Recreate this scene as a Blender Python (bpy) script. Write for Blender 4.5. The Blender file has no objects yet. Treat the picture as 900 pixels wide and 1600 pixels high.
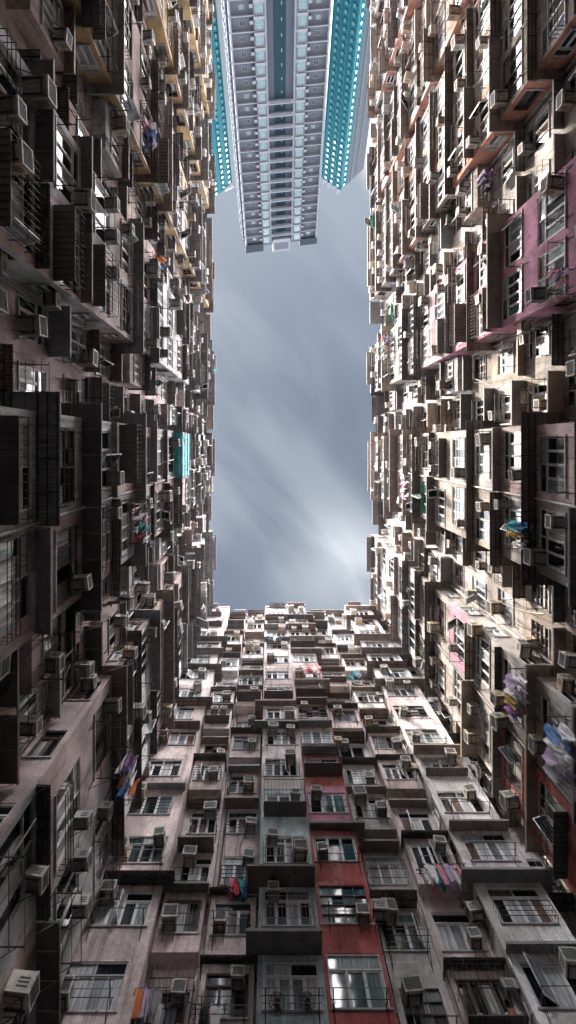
import bpy, math, random
from mathutils import Vector, Matrix
from mathutils.bvhtree import BVHTree
R = random.Random(11)
sc = bpy.context.scene
col = sc.collection
GROUND = -1.6          # the lens is 1.6 m above the courtyard floor and is the origin
F = 711.0              # focal length in pixels of the 900x1600 frame

# ------------------------------------------------------------------ camera
cd = bpy.data.cameras.new('camera'); cam = bpy.data.objects.new('camera', cd); col.objects.link(cam)
cd.sensor_fit = 'VERTICAL'; cd.sensor_height = 36; cd.sensor_width = 20.25; cd.lens = 36*F/1600
cd.clip_start = 0.1; cd.clip_end = 4000
M0 = Matrix(((1, 0, 0), (0, -1, 0), (0, 0, -1)))
CR = M0            # a lens shifted, not tilted: the picture plane stays level
CX, CY = 420.0, 695.0
cd.shift_x = (450-CX)/1600; cd.shift_y = -(800-CY)/1600
cam.matrix_world = CR.to_4x4()
sc.camera = cam
def ray(px, py): return (CR @ Vector((px-CX, CY-py, -F))).normalized()
def proj(p):
    q = CR.transposed() @ Vector(p)
    if q.z > -0.1: return None
    return CX + F*q.x/-q.z, CY - F*q.y/-q.z, q.length

# ------------------------------------------------------------------ materials
MATS = {}
def new_mat(name):
    m = bpy.data.materials.new(name); m.use_nodes = True
    nt = m.node_tree; b = nt.nodes['Principled BSDF']; MATS[name] = m
    return m, nt, b, nt.nodes, nt.links
def N(ns, typ, **kw):
    n = ns.new(typ)
    for k, v in kw.items():
        if k in n.inputs.keys(): n.inputs[k].default_value = v
        else: setattr(n, k, v)
    return n
def mixc(ns, ln, fac, a, b, blend='MIX'):
    m = ns.new('ShaderNodeMix'); m.data_type = 'RGBA'; m.blend_type = blend
    for s, v in ((m.inputs['Factor'], fac), (m.inputs['A'], a), (m.inputs['B'], b)):
        if hasattr(v, 'links') or isinstance(v, bpy.types.NodeSocket): ln.new(v, s)
        else: s.default_value = v if isinstance(v, float) else (*v, 1)
    return m.outputs['Result']
def ramp(ns, ln, src, p0, p1):
    m = ns.new('ShaderNodeMapRange'); m.inputs['From Min'].default_value = p0; m.inputs['From Max'].default_value = p1
    m.interpolation_type = 'SMOOTHSTEP'; ln.new(src, m.inputs['Value']); return m.outputs['Result']
def plaster(name, c, stain=(0.07, 0.055, 0.05), peel=None, amount=0.75):
    m, nt, b, ns, ln = new_mat(name)
    g = ns.new('ShaderNodeNewGeometry')
    big = N(ns, 'ShaderNodeTexNoise', Scale=0.55, Detail=6.0, Roughness=0.6); ln.new(g.outputs['Position'], big.inputs['Vector'])
    mp = N(ns, 'ShaderNodeMapping'); mp.inputs['Scale'].default_value = (3.2, 3.2, 0.28); ln.new(g.outputs['Position'], mp.inputs['Vector'])
    st = N(ns, 'ShaderNodeTexNoise', Scale=1.0, Detail=7.0, Roughness=0.68); ln.new(mp.outputs[0], st.inputs['Vector'])
    pv = N(ns, 'ShaderNodeTexVoronoi', Scale=1.0); pv.distance = 'CHEBYCHEV'
    pm = N(ns, 'ShaderNodeMapping'); pm.inputs['Scale'].default_value = (.42, .42, .6); ln.new(g.outputs['Position'], pm.inputs['Vector']); ln.new(pm.outputs[0], pv.inputs['Vector'])
    pb = ns.new('ShaderNodeSeparateColor'); ln.new(pv.outputs['Color'], pb.inputs[0])
    fine = N(ns, 'ShaderNodeTexNoise', Scale=9.0, Detail=5.0, Roughness=0.7); ln.new(g.outputs['Position'], fine.inputs['Vector'])
    dark = tuple(x*0.62 for x in c); light = tuple(min(0.8, x*1.22) for x in c)
    c1 = mixc(ns, ln, ramp(ns, ln, big.outputs['Fac'], 0.36, 0.64), dark, light)
    c1 = mixc(ns, ln, 1.0, c1, mixc(ns, ln, pb.outputs[0], (.78, .77, .76), (1.16, 1.16, 1.17)), 'MULTIPLY')
    c2 = mixc(ns, ln, ramp(ns, ln, st.outputs['Fac'], 0.50, 0.70), c1, stain)
    mm = ns.new('ShaderNodeMix'); mm.data_type = 'RGBA'; mm.inputs['Factor'].default_value = amount
    ln.new(c1, mm.inputs['A']); ln.new(c2, mm.inputs['B']); c3 = mm.outputs['Result']
    if peel:
        pn = N(ns, 'ShaderNodeTexNoise', Scale=1.1, Detail=8.0, Roughness=0.62)
        off = N(ns, 'ShaderNodeMapping'); off.inputs['Location'].default_value = (7, 3, 5); ln.new(g.outputs['Position'], off.inputs['Vector']); ln.new(off.outputs[0], pn.inputs['Vector'])
        c3 = mixc(ns, ln, ramp(ns, ln, pn.outputs['Fac'], 0.57, 0.59), c3, peel)
    c4 = mixc(ns, ln, ramp(ns, ln, fine.outputs['Fac'], 0.3, 0.75), tuple([0.8]*3), tuple([1.15]*3))
    c5 = mixc(ns, ln, 1.0, c3, c4, 'MULTIPLY')
    ln.new(c5, b.inputs['Base Color']); b.inputs['Roughness'].default_value = 0.9
    bp = N(ns, 'ShaderNodeBump', Strength=0.35, Distance=0.03); ln.new(fine.outputs['Fac'], bp.inputs['Height']); ln.new(bp.outputs[0], b.inputs['Normal'])
def metal(name, c, rust=(0.10, 0.05, 0.03), rough=0.6, corr=False, vary=0.0):
    m, nt, b, ns, ln = new_mat(name)
    g = ns.new('ShaderNodeNewGeometry'); oi = ns.new('ShaderNodeObjectInfo')
    n1 = N(ns, 'ShaderNodeTexNoise', Scale=1.7, Detail=8.0, Roughness=0.7); ln.new(g.outputs['Position'], n1.inputs['Vector'])
    n2 = N(ns, 'ShaderNodeTexNoise', Scale=14.0, Detail=4.0); ln.new(g.outputs['Position'], n2.inputs['Vector'])
    a = mixc(ns, ln, ramp(ns, ln, n1.outputs['Fac'], 0.3, 0.7), tuple(x*0.7 for x in c), tuple(min(.8, x*1.25) for x in c))
    a = mixc(ns, ln, ramp(ns, ln, n1.outputs['Fac'], 0.56, 0.72), a, rust)
    if vary:
        v = mixc(ns, ln, oi.outputs['Random'], (1-vary,)*3, (1+vary,)*3)
        a = mixc(ns, ln, 1.0, a, v, 'MULTIPLY')
    ln.new(a, b.inputs['Base Color']); b.inputs['Roughness'].default_value = rough
    bp = N(ns, 'ShaderNodeBump', Strength=0.25, Distance=0.02); ln.new(n2.outputs['Fac'], bp.inputs['Height']); ln.new(bp.outputs[0], b.inputs['Normal'])
def plain(name, c, rough=0.6, vary=0.15):
    m, nt, b, ns, ln = new_mat(name)
    g = ns.new('ShaderNodeNewGeometry')
    n1 = N(ns, 'ShaderNodeTexNoise', Scale=6.0, Detail=5.0, Roughness=0.65); ln.new(g.outputs['Position'], n1.inputs['Vector'])
    a = mixc(ns, ln, ramp(ns, ln, n1.outputs['Fac'], 0.3, 0.7), tuple(x*(1-vary*1.6) for x in c), tuple(min(.85, x*(1+vary)) for x in c))
    ln.new(a, b.inputs['Base Color']); b.inputs['Roughness'].default_value = rough

plaster('pink_beige', (0.60, 0.51, 0.50), amount=.65); plaster('warm_brown', (0.48, 0.395, 0.365))
plaster('cream', (0.37, 0.325, 0.285)); plaster('white_plaster', (0.42, 0.40, 0.38)); plaster('chalk', (0.74, 0.70, 0.68), amount=.55); plaster('dusty_pink', (0.66, 0.57, 0.55), amount=.6)  # chalk: white plaster lightened to make up for shade on the far facade
plaster('grey_panel', (0.54, 0.555, 0.57)); plaster('blue_paint', (0.50, 0.63, 0.68), (0.10, 0.08, 0.06), amount=.6)
plaster('red_paint', (0.50, 0.14, 0.13), (0.13, 0.05, 0.045), peel=(0.42, 0.20, 0.18), amount=.7)
plaster('magenta_paint', (0.50, 0.24, 0.33), (0.26, 0.13, 0.17), peel=(0.48, 0.24, 0.33), amount=.5)
plaster('orange_paint', (0.50, 0.25, 0.18), (0.16, 0.08, 0.06), peel=(0.55, 0.45, 0.40), amount=.6)
plaster('yellow_paint', (0.47, 0.35, 0.19), (0.18, 0.11, 0.06), amount=.5)
plaster('pale_pink', (0.56, 0.44, 0.43)); plaster('dirty_grey', (0.55, 0.53, 0.53), amount=.65); plaster('ochre', (0.50, 0.38, 0.22))
plaster('dark_brown', (0.17, 0.14, 0.13))
metal('awning_dark', (0.125, 0.12, 0.12), vary=.3); metal('awning_brown', (0.20, 0.165, 0.15), vary=.3)
metal('awning_grey', (0.22, 0.225, 0.235), vary=.3); metal('awning_beige', (0.34, 0.28, 0.23), vary=.25)
metal('steel_dark', (0.045, 0.035, 0.035), rust=(0.09, 0.04, 0.03)); metal('steel_grey', (0.22, 0.22, 0.22))
metal('rib', (0.27, 0.25, 0.235), rust=(0.12, 0.08, 0.06)); metal('rust_steel', (0.10, 0.045, 0.035))
plain('frame_white', (0.62, 0.62, 0.62), 0.4); plain('frame_brown', (0.10, 0.065, 0.055), 0.5); plain('frame_grey', (0.33, 0.33, 0.34), 0.45)
metal('casing_white', (0.46, 0.44, 0.40), rust=(0.22, 0.15, 0.10), rough=.5, vary=.4); metal('casing_grey', (0.33, 0.33, 0.325), rust=(.2, .16, .13), vary=.2)
metal('casing_beige', (0.48, 0.38, 0.28), rust=(0.26, 0.17, 0.11), vary=.2)
plain('grille_dark', (0.07, 0.08, 0.085), 0.5); plain('grille_blue', (0.10, 0.27, 0.34), 0.5); plain('rim', (0.50, 0.49, 0.46), 0.5, .3)
plain('pipe', (0.22, 0.20, 0.19), 0.5); plain('pipe_pale', (0.48, 0.46, 0.43), 0.5)
metal('cyan_sheet', (0.05, 0.42, 0.47), rust=(.06, .14, .15), rough=.6); plain('green_sheet', (0.03, 0.33, 0.24), 0.6); plain('leaf', (0.06, 0.10, 0.035), 0.7, .3)
plain('tower_white', (0.26, 0.28, 0.315), 0.6, .08); plain('tower_grey', (0.135, 0.15, 0.185), 0.7, .12); plain('tower_navy', (0.022, 0.05, 0.065), 0.5)
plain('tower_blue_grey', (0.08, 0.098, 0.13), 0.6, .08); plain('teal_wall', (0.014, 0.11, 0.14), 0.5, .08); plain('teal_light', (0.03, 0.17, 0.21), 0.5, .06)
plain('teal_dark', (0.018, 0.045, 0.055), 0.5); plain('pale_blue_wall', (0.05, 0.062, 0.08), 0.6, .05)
plain('terracotta', (0.35, 0.14, 0.08), .8); plain('asphalt', (0.10, 0.10, 0.10), .9); plain('concrete_floor', (0.28, 0.27, 0.26), .9)
for n_, c_ in dict(white=(.72, .72, .74), red=(.45, .04, .05), teal=(.03, .32, .33), purple=(.24, .12, .28), pink=(.6, .27, .33), navy=(.03, .045, .10), black=(.03, .03, .035), blue=(.09, .22, .48), orange=(.55, .16, .05), grey=(.25, .25, .27), mustard=(.45, .30, .08), lilac=(.42, .34, .48)).items():
    plain('cloth_'+n_, c_, .9)
def glass(name, curtains, tint=(0.012, 0.016, 0.02)):
    m, nt, b, ns, ln = new_mat(name)
    g = ns.new('ShaderNodeNewGeometry'); oi = ns.new('ShaderNodeObjectInfo')
    a = N(ns, 'ShaderNodeMath', operation='ADD'); ln.new(g.outputs['Random Per Island'], a.inputs[0]); ln.new(oi.outputs['Random'], a.inputs[1])
    fr = N(ns, 'ShaderNodeMath', operation='FRACT'); ln.new(a.outputs[0], fr.inputs[0])
    cr = ns.new('ShaderNodeValToRGB'); cr.color_ramp.interpolation = 'CONSTANT'
    e = cr.color_ramp.elements; e[0].position = 0; e[0].color = (*tint, 1)
    e[1].position = .34; e[1].color = (0.03, 0.045, 0.05, 1)
    for p, c in ((.46, (0.13, 0.155, 0.165)), (.60, (0.24, 0.28, 0.30)), (.74, curtains), (.95, (0.12, 0.08, 0.06))):
        x = e.new(p); x.color = (*c, 1)
    ln.new(fr.outputs[0], cr.inputs[0])
    mp = N(ns, 'ShaderNodeMapping'); mp.inputs['Scale'].default_value = (9, 9, .8); ln.new(g.outputs['Position'], mp.inputs['Vector'])
    nz = N(ns, 'ShaderNodeTexNoise', Scale=1.6, Detail=4.0, Roughness=.7); ln.new(mp.outputs[0], nz.inputs['Vector'])
    fold = mixc(ns, ln, ramp(ns, ln, nz.outputs['Fac'], .35, .65), (.55,)*3, (1.3,)*3)
    ln.new(mixc(ns, ln, 1.0, cr.outputs[0], fold, 'MULTIPLY'), b.inputs['Base Color'])
    b.inputs['Roughness'].default_value = 0.05; b.inputs['IOR'].default_value = 1.6
    n3 = N(ns, 'ShaderNodeTexNoise', Scale=.9, Detail=2.0); ln.new(g.outputs['Position'], n3.inputs['Vector'])
    bp = N(ns, 'ShaderNodeBump', Strength=0.10, Distance=0.05); ln.new(n3.outputs['Fac'], bp.inputs['Height']); ln.new(bp.outputs[0], b.inputs['Normal'])
glass('pane', (0.40, 0.43, 0.44)); glass('pane_sash', (0.2, 0.22, 0.22))
plain('tower_pane', (0.12, 0.24, 0.27), .1, .4); MATS['tower_pane'].node_tree.nodes['Principled BSDF'].inputs['IOR'].default_value = 2.0
plain('tower_pane_dark', (0.035, 0.06, 0.07), .1, .3)

for k_ in ('tower_white', 'tower_grey', 'tower_navy', 'tower_blue_grey', 'teal_wall', 'teal_light', 'teal_dark', 'pale_blue_wall'):   # matt renders and mosaic tiles
    b_ = MATS[k_].node_tree.nodes['Principled BSDF']; b_.inputs['Roughness'].default_value = .9; b_.inputs['Specular IOR Level'].default_value = .12
# ------------------------------------------------------------------ mesh helper
BOXF = ((0, 3, 2, 1), (4, 5, 6, 7), (0, 1, 5, 4), (1, 2, 6, 5), (2, 3, 7, 6), (3, 0, 4, 7))
class MB:
    def __init__(s): s.v = []; s.f = []; s.m = []
    def face(s, pts, m):
        b = len(s.v); s.v.extend(tuple(p) for p in pts); s.f.append(tuple(range(b, b+len(pts)))); s.m.append(m)
    def box(s, a, c, m, M=None):
        x0, y0, z0 = a; x1, y1, z1 = c
        P = [(x0, y0, z0), (x1, y0, z0), (x1, y1, z0), (x0, y1, z0), (x0, y0, z1), (x1, y0, z1), (x1, y1, z1), (x0, y1, z1)]
        if M is not None: P = [tuple(M @ Vector(p)) for p in P]
        b = len(s.v); s.v.extend(P)
        for f in BOXF: s.f.append(tuple(b+i for i in f)); s.m.append(m)
    def tube(s, pts, r, m, n=6):
        pts = [Vector(p) for p in pts]; b = len(s.v)
        for i, p in enumerate(pts):
            d = (pts[min(i+1, len(pts)-1)] - pts[max(i-1, 0)]).normalized()
            u = d.cross(Vector((0.31, 0.2, 0.93))); u = u.normalized() if u.length > 1e-4 else Vector((1, 0, 0)); w = d.cross(u)
            for k in range(n):
                a = 2*math.pi*k/n; s.v.append(tuple(p + r*(math.cos(a)*u + math.sin(a)*w)))
        for i in range(len(pts)-1):
            for k in range(n):
                s.f.append((b+i*n+k, b+i*n+(k+1) % n, b+(i+1)*n+(k+1) % n, b+(i+1)*n+k)); s.m.append(m)
        s.f.append(tuple(b+k for k in range(n))); s.m.append(m)
        e = b+(len(pts)-1)*n; s.f.append(tuple(e+k for k in reversed(range(n)))); s.m.append(m)
    def add(s, o, M=None, remap=None):
        b = len(s.v)
        s.v.extend(o.v if M is None else [tuple(M @ Vector(p)) for p in o.v])
        s.f.extend(tuple(b+i for i in f) for f in o.f)
        s.m.extend(o.m if not remap else [remap.get(k, k) for k in o.m])
    def mesh(s, name):
        me = bpy.data.meshes.new(name); me.from_pydata(s.v, [], s.f)
        keys = sorted(set(s.m)); ix = {k: i for i, k in enumerate(keys)}
        for k in keys: me.materials.append(MATS[k])
        me.polygons.foreach_set('material_index', [ix[k] for k in s.m]); me.update()
        return me
def ob(name, data, parent=None, M=None):
    if isinstance(data, MB): data = data.mesh(name)
    o = bpy.data.objects.new(name, data); col.objects.link(o)
    if parent is not None: o.parent = parent
    if M is not None: o.matrix_basis = M
    return o
def tag(o, label=None, cat=None, group=None, kind=None):
    if label:
        assert 4 <= len(label.split()) <= 16, label
        o['label'] = label
    if cat: o['category'] = cat
    if group: o['group'] = group
    if kind: o['kind'] = kind
    return o
def empty(name, loc=(0, 0, 0)):
    o = bpy.data.objects.new(name, None); o.location = loc; col.objects.link(o); o.empty_display_size = .3
    return o

# ------------------------------------------------------------------ templates (x along the wall, y out of it, z up)
def win_tpl(w, h, n, transom, frame, split=None, rows=0, seed=0):
    """returns frame mesh, pane mesh; the sill centre is the origin, the wall face is y=0"""
    f, p = MB(), MB(); t = .05 if rows == 0 else .028; y0, y1 = -.11, -.03
    f.box((-w/2, y0, 0), (w/2, y1, t), frame); f.box((-w/2, y0, h-t), (w/2, y1, h), frame)
    f.box((-w/2, y0, t), (-w/2+t, y1, h-t), frame); f.box((w/2-t, y0, t), (w/2, y1, h-t), frame)
    zt = h*(1-transom) if transom else h-t
    if transom: f.box((-w/2+t, y0+.004, zt-t/2), (w/2-t, y1+.006, zt+t/2), frame)
    xs = [-w/2+t + (w-2*t)*i/n for i in range(n+1)]
    for i in range(1, n): f.box((xs[i]-t*.55, y0+.002, t), (xs[i]+t*.55, y1-.004, zt-t/2), frame)
    nt_ = max(1, n//2)
    if transom:
        for i in range(1, nt_): x = -w/2+t+(w-2*t)*i/nt_; f.box((x-t*.5, y0+.002, zt+t/2), (x+t*.5, y1-.004, h-t), frame)
    for r in range(1, rows): z = t+(zt-t)*r/rows; f.box((-w/2+t, y0+.014, z-.014), (w/2-t, y1+.004, z+.014), frame)
    if rows == 0:
        for i in range(n):       # inner sash rims
            a, b = xs[i]+t*.55, xs[i+1]-t*.55; yy = y0+.03
            f.box((a, y0+.01, t), (a+.035, yy+.02, zt-t/2), frame); f.box((b-.035, y0+.01, t), (b, yy+.02, zt-t/2), frame)
            f.box((a+.035, y0+.01, t), (b-.035, yy+.02, t+.04), frame); f.box((a+.035, y0+.01, zt-t/2-.04), (b-.035, yy+.02, zt-t/2), frame)
    f.box((-w/2-.07, -.02, -.06), (w/2+.07, .06, -.004), 'frame_grey' if frame == 'frame_white' else 'dirty_grey')   # sill
    rr = random.Random(seed+int(w*10))
    def pane(a, b, z0, z1):
        e = rr.uniform(-.006, .006); g = rr.uniform(-.006, .006)
        p.face([(a, y0+.02+e, z0), (b, y0+.02-e, z0), (b, y0+.02-e+g, z1), (a, y0+.02+e+g, z1)], 'pane')
    zz = [t+(zt-t)*r/max(1, rows) for r in range(max(1, rows)+1)]
    for i in range(n):
        for r in range(len(zz)-1): pane(xs[i], xs[i+1], zz[r], zz[r+1])
    if transom:
        for i in range(nt_): pane(-w/2+t+(w-2*t)*i/nt_, -w/2+t+(w-2*t)*(i+1)/nt_, zt, h-t)
    return f, p
def sash_tpl(w, h, ang, top, frame='frame_white'):
    s = MB(); t = .045
    M = Matrix.Rotation(math.radians(ang), 4, 'X' if top else 'Z')
    for a, c in (((0, -.02, -h), (w, .02, -h+t)), ((0, -.02, -t), (w, .02, 0)), ((0, -.02, -h+t), (t, .02, -t)), ((w-t, -.02, -h+t), (w, .02, -t))): s.box(a, c, frame, M)
    s.box((t, -.006, -h+t), (w-t, .006, -t), 'pane_sash', M)
    return s
def ac_tpl(casing, grille, small=1.0):
    w, d, h = .54*small, .58*small, .38*small
    c, g, b = MB(), MB(), MB()
    c.box((-w/2, -.05, 0), (w/2, d*.93, h), casing)
    for z in (.1, .18, .26):      # louvres pressed in the sides
        for s in (-1, 1): c.box((s*w/2-.006, d*.35, z*h/.42), (s*w/2+.006, d*.8, (z+.035)*h/.42), 'grille_dark')
    for i in range(4): c.box((-w*.32+i*w*.2, d*.2, -.008), (-w*.32+i*w*.2+w*.06, d*.7, .004), 'steel_grey')
    r = .035
    g.box((-w/2-.012, d*.93, -.012), (w/2+.012, d, r), 'rim'); g.box((-w/2-.012, d*.93, h-r), (w/2+.012, d, h+.012), 'rim')
    g.box((-w/2-.012, d*.93, r), (-w/2+r, d, h-r), 'rim'); g.box((w/2-r, d*.93, r), (w/2+.012, d, h-r), 'rim')
    g.box((-w/2+r, d*.93, r), (w/2-r, d*.96, h-r), grille)
    n = 7
    for i in range(n): z = r+(h-2*r)*(i+.5)/n; g.box((-w/2+r, d*.955, z-.009), (w/2-r, d*.985, z+.009), 'steel_grey')
    for s in (-1, 1):
        x = s*w*.36
        b.box((x-.02, -.02, -.05), (x+.02, d*.85, -.012), 'steel_dark'); b.tube([(x, d*.75, -.04), (x, 0, -.38)], .014, 'steel_dark', 4)
    b.box((-w*.36, d*.7, -.045), (w*.36, d*.74, -.015), 'steel_dark')
    return c, g, b
def grille_tpl(w, h, d, style):
    g = MB(); m = 'steel_dark' if style != 1 else 'frame_grey'
    for z in ((0, h*.33, h*.66, h) if style == 0 else (0, h*.5, h)):
        g.tube([(-w/2, 0, z), (-w/2, d, z), (w/2, d, z), (w/2, 0, z)], .016, m, 4)
    n = 2 if style == 0 else int(w/.16)
    for i in range(n+1): x = -w/2+w*i/n; g.tube([(x, d, 0), (x, d, h)], .014 if style == 0 else .009, m, 4)
    return g
def cage_tpl(w, h, d):
    g = MB(); g.box((-w/2, 0, -.04), (w/2, d, -.01), 'awning_dark')
    n = int(w/.2)
    for i in range(n+1): x = -w/2+w*i/n; g.box((x-.01, .02, -.07), (x+.01, d-.02, -.041), 'steel_dark'); g.tube([(x, d-.02, 0), (x, d-.02, h)], .011, 'steel_dark', 4)
    for z in (h*.5, h): g.tube([(-w/2, 0, z), (-w/2, d, z), (w/2, d, z), (w/2, 0, z)], .018, 'steel_dark', 4)
    for s in (-1, 1):
        for q in (.33, .66): g.tube([(s*w/2, d*q, 0), (s*w/2, d*q, h)], .011, 'steel_dark', 4)
    for x, y, e, m in ((-.3, .5, .22, 'terracotta'), (.25, .4, .16, 'casing_beige'), (.02, .6, .13, 'steel_grey')): g.box((x*w-e/2, y*d-e/2, 0), (x*w+e/2, y*d+e/2, e*1.3), m)
    return g
def rack_tpl(w, d, bars, down=.0):
    g = MB()
    for s in (-1, 1): g.tube([(s*w/2, 0, 0), (s*w/2, d, down)], .02, 'steel_dark', 5); g.tube([(s*w/2, 0, -.55), (s*w/2, d*.75, down*.75-.01)], .012, 'steel_dark', 4); g.tube([(s*w/2, .015, -.62), (s*w/2, .015, .2)], .018, 'steel_dark', 4)
    for i in range(bars): y = d*(i+1)/bars if bars < 5 else d*(i+1)/bars; g.tube([(-w/2-.12, y-.01, down*y/d+.015), (w/2+.12, y-.01, down*y/d+.015)], .013, 'steel_grey' if i % 2 else 'steel_dark', 5)
    return g
TPL = {}
def tpl(key, fn):
    if key not in TPL: r = fn(); TPL[key] = r if isinstance(r, tuple) else (r,)
    return TPL[key]
MESH = {}
def tmesh(key, i, name):
    if (key, i) not in MESH: MESH[(key, i)] = TPL[key][i].mesh(name)
    return MESH[(key, i)]

# awning strip: x along, y out, z up; z=0 is the underside at the wall
def awning(mb, x0, x1, y0, y1, mat, corr, slope=.06, ribs=True, lip=.07):
    z = lambda y: -slope*(y-y0)
    if corr:
        n = max(4, int((x1-x0)/.11)); a = .018
        for i in range(n):
            xa, xb = x0+(x1-x0)*i/n, x0+(x1-x0)*(i+1)/n; xm = (xa+xb)/2
            for (p, zp, q, zq) in ((xa, a, xm, -a), (xm, -a, xb, a)):
                for dz in (0, .012): mb.face([(p, y0, zp+dz), (q, y0, zq+dz), (q, y1, zq+z(y1)+dz), (p, y1, zp+z(y1)+dz)], mat)
                mb.face([(p, y1, zp+z(y1)), (q, y1, zq+z(y1)), (q, y1, zq+z(y1)+.012), (p, y1, zp+z(y1)+.012)], mat)
    else:
        b = len(mb.v)
        mb.v += [(x0, y0, 0), (x1, y0, 0), (x1, y1, z(y1)), (x0, y1, z(y1)), (x0, y0, .03), (x1, y0, .03), (x1, y1, z(y1)+.03), (x0, y1, z(y1)+.03)]
        for f in BOXF: mb.f.append(tuple(b+i for i in f)); mb.m.append(mat)
        mb.box((x0, y1-.02, z(y1)-lip), (x1, y1+.004, z(y1)+.034), mat)
    if ribs:
        n = max(1, round((x1-x0)/.95))
        for i in range(n+1):
            x = min(max(x0+(x1-x0)*i/n, x0+.02), x1-.02)
            mm = 'steel_dark' if corr else 'rib'
            mb.box((x-.014, y0, z(y0)-.055), (x+.014, y1-.025, z(y0)-.022), mm)
            if corr or i % 2 == 0: mb.tube([(x, y0+.01, -.5), (x, y0+(y1-y0)*.8, z(y1)-.03)], .011, mm, 4)
        if corr:
            for yy in (y0+.06, (y0+y1)/2, y1-.06): mb.box((x0, yy-.016, z(yy)-.05), (x1, yy+.016, z(yy)-.02), 'steel_dark')

# ------------------------------------------------------------------ facades
Z3 = Vector((0, 0, 1))
ORD = 'first second third fourth fifth sixth seventh eighth ninth tenth eleventh twelfth thirteenth fourteenth fifteenth sixteenth seventeenth eighteenth nineteenth twentieth'.split()
class Wall:
    def __init__(s, name, T, Nn, base, H, nf, k0, segs, far_end_high, label):
        s.name, s.T, s.N, s.base, s.H, s.nf, s.k0, s.segs = name, Vector(T), Vector(Nn), base, H, nf, k0, segs
        s.hi = far_end_high
        s.wins, s.acs, s.awn, s.rails = [], [], [], []
        mid = (segs[0][0]+segs[-1][1])/2; c = s.pt(mid, segs[0][2]+4)
        s.root = empty('apartment_block', (c.x, c.y, GROUND)); tag(s.root, label, 'apartment block')
        s.inv = Matrix.Translation((-c.x, -c.y, -GROUND)); s.label = name
        s.solid = MB()
    def pt(s, t, d, z=0.0): p = s.T*t - s.N*d; return Vector((p.x, p.y, z))
    def frame(s, t, d, z, n=None):
        n = s.N if n is None else n; n3 = Vector((n.x, n.y, 0)); u = n3.cross(Z3); p = s.pt(t, d, z)
        return Matrix(((u.x, n3.x, 0, p.x), (u.y, n3.y, 0, p.y), (0, 0, 1, p.z), (0, 0, 0, 1)))
    def zf(s, k): return s.base + s.H*k
def cellface(mb, A, B, n, z0, z1, op, m):
    """quad A->B (2-D points) from z0 to z1 with an opening op=(a,b,c,d); a,b metres from A"""
    L = (B-A).length; u = (B-A)/L
    P = lambda a, z, dep=0.0: (A.x+u.x*a-n.x*dep, A.y+u.y*a-n.y*dep, z)
    if op is None: mb.face([P(0, z0), P(L, z0), P(L, z1), P(0, z1)], m); return
    a, b, c, d = op
    mb.face([P(0, z0), P(L, z0), P(L, c), P(0, c)], m); mb.face([P(0, d), P(L, d), P(L, z1), P(0, z1)], m)
    mb.face([P(0, c), P(a, c), P(a, d), P(0, d)], m); mb.face([P(b, c), P(L, c), P(L, d), P(b, d)], m)
    e = .14
    mb.face([P(a, c), P(b, c), P(b, c, e), P(a, c, e)], m); mb.face([P(a, d), P(b, d), P(b, d, e), P(a, d, e)], m)
    mb.face([P(a, c), P(a, d), P(a, d, e), P(a, c, e)], m); mb.face([P(b, c), P(b, d), P(b, d, e), P(b, c, e)], m)

def where(W, si, t):
    """plain words for one place on a facade"""
    segs = W.segs
    if W.name == 'far':
        s = segs[si]; return s[5]
    P = segs[si][3] == 'bay'
    order = [i for i in range(len(segs)-1, -1, -1) if (segs[i][3] == 'bay') == P]
    n = order.index(si)+1
    h = 'far' if t > (segs[si][0]+segs[si][1])/2 else 'near'
    return '%s half of the %s facade\'s %s %s' % (h, W.name, ORD[n-1], 'bay' if P else 'recess')

HTS = (1.35, 1.45, 1.5)
def pick_window(w, rr, steel=False):
    h = rr.choice(HTS)
    n = 4 if w > 1.85 else 3 if w > 1.3 else 2
    x = rr.random()
    w = round(w*10)/10
    if HTS[0] < 1.5 and x > .12: x = .16+x*.84
    if steel or x < .10: return ('w', w, 1.5, n, .0, 'frame_brown', 4)
    if x < .2: return ('w', w, h, n, .28, 'frame_brown', 0)
    if x < .34: return ('w', w, h, n, .28, 'frame_grey', 0)
    if x < .5: return ('w', w, h, max(2, n-1), .0, 'frame_white', 0)
    return ('w', w, h, n, .27, 'frame_white', 0)

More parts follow.
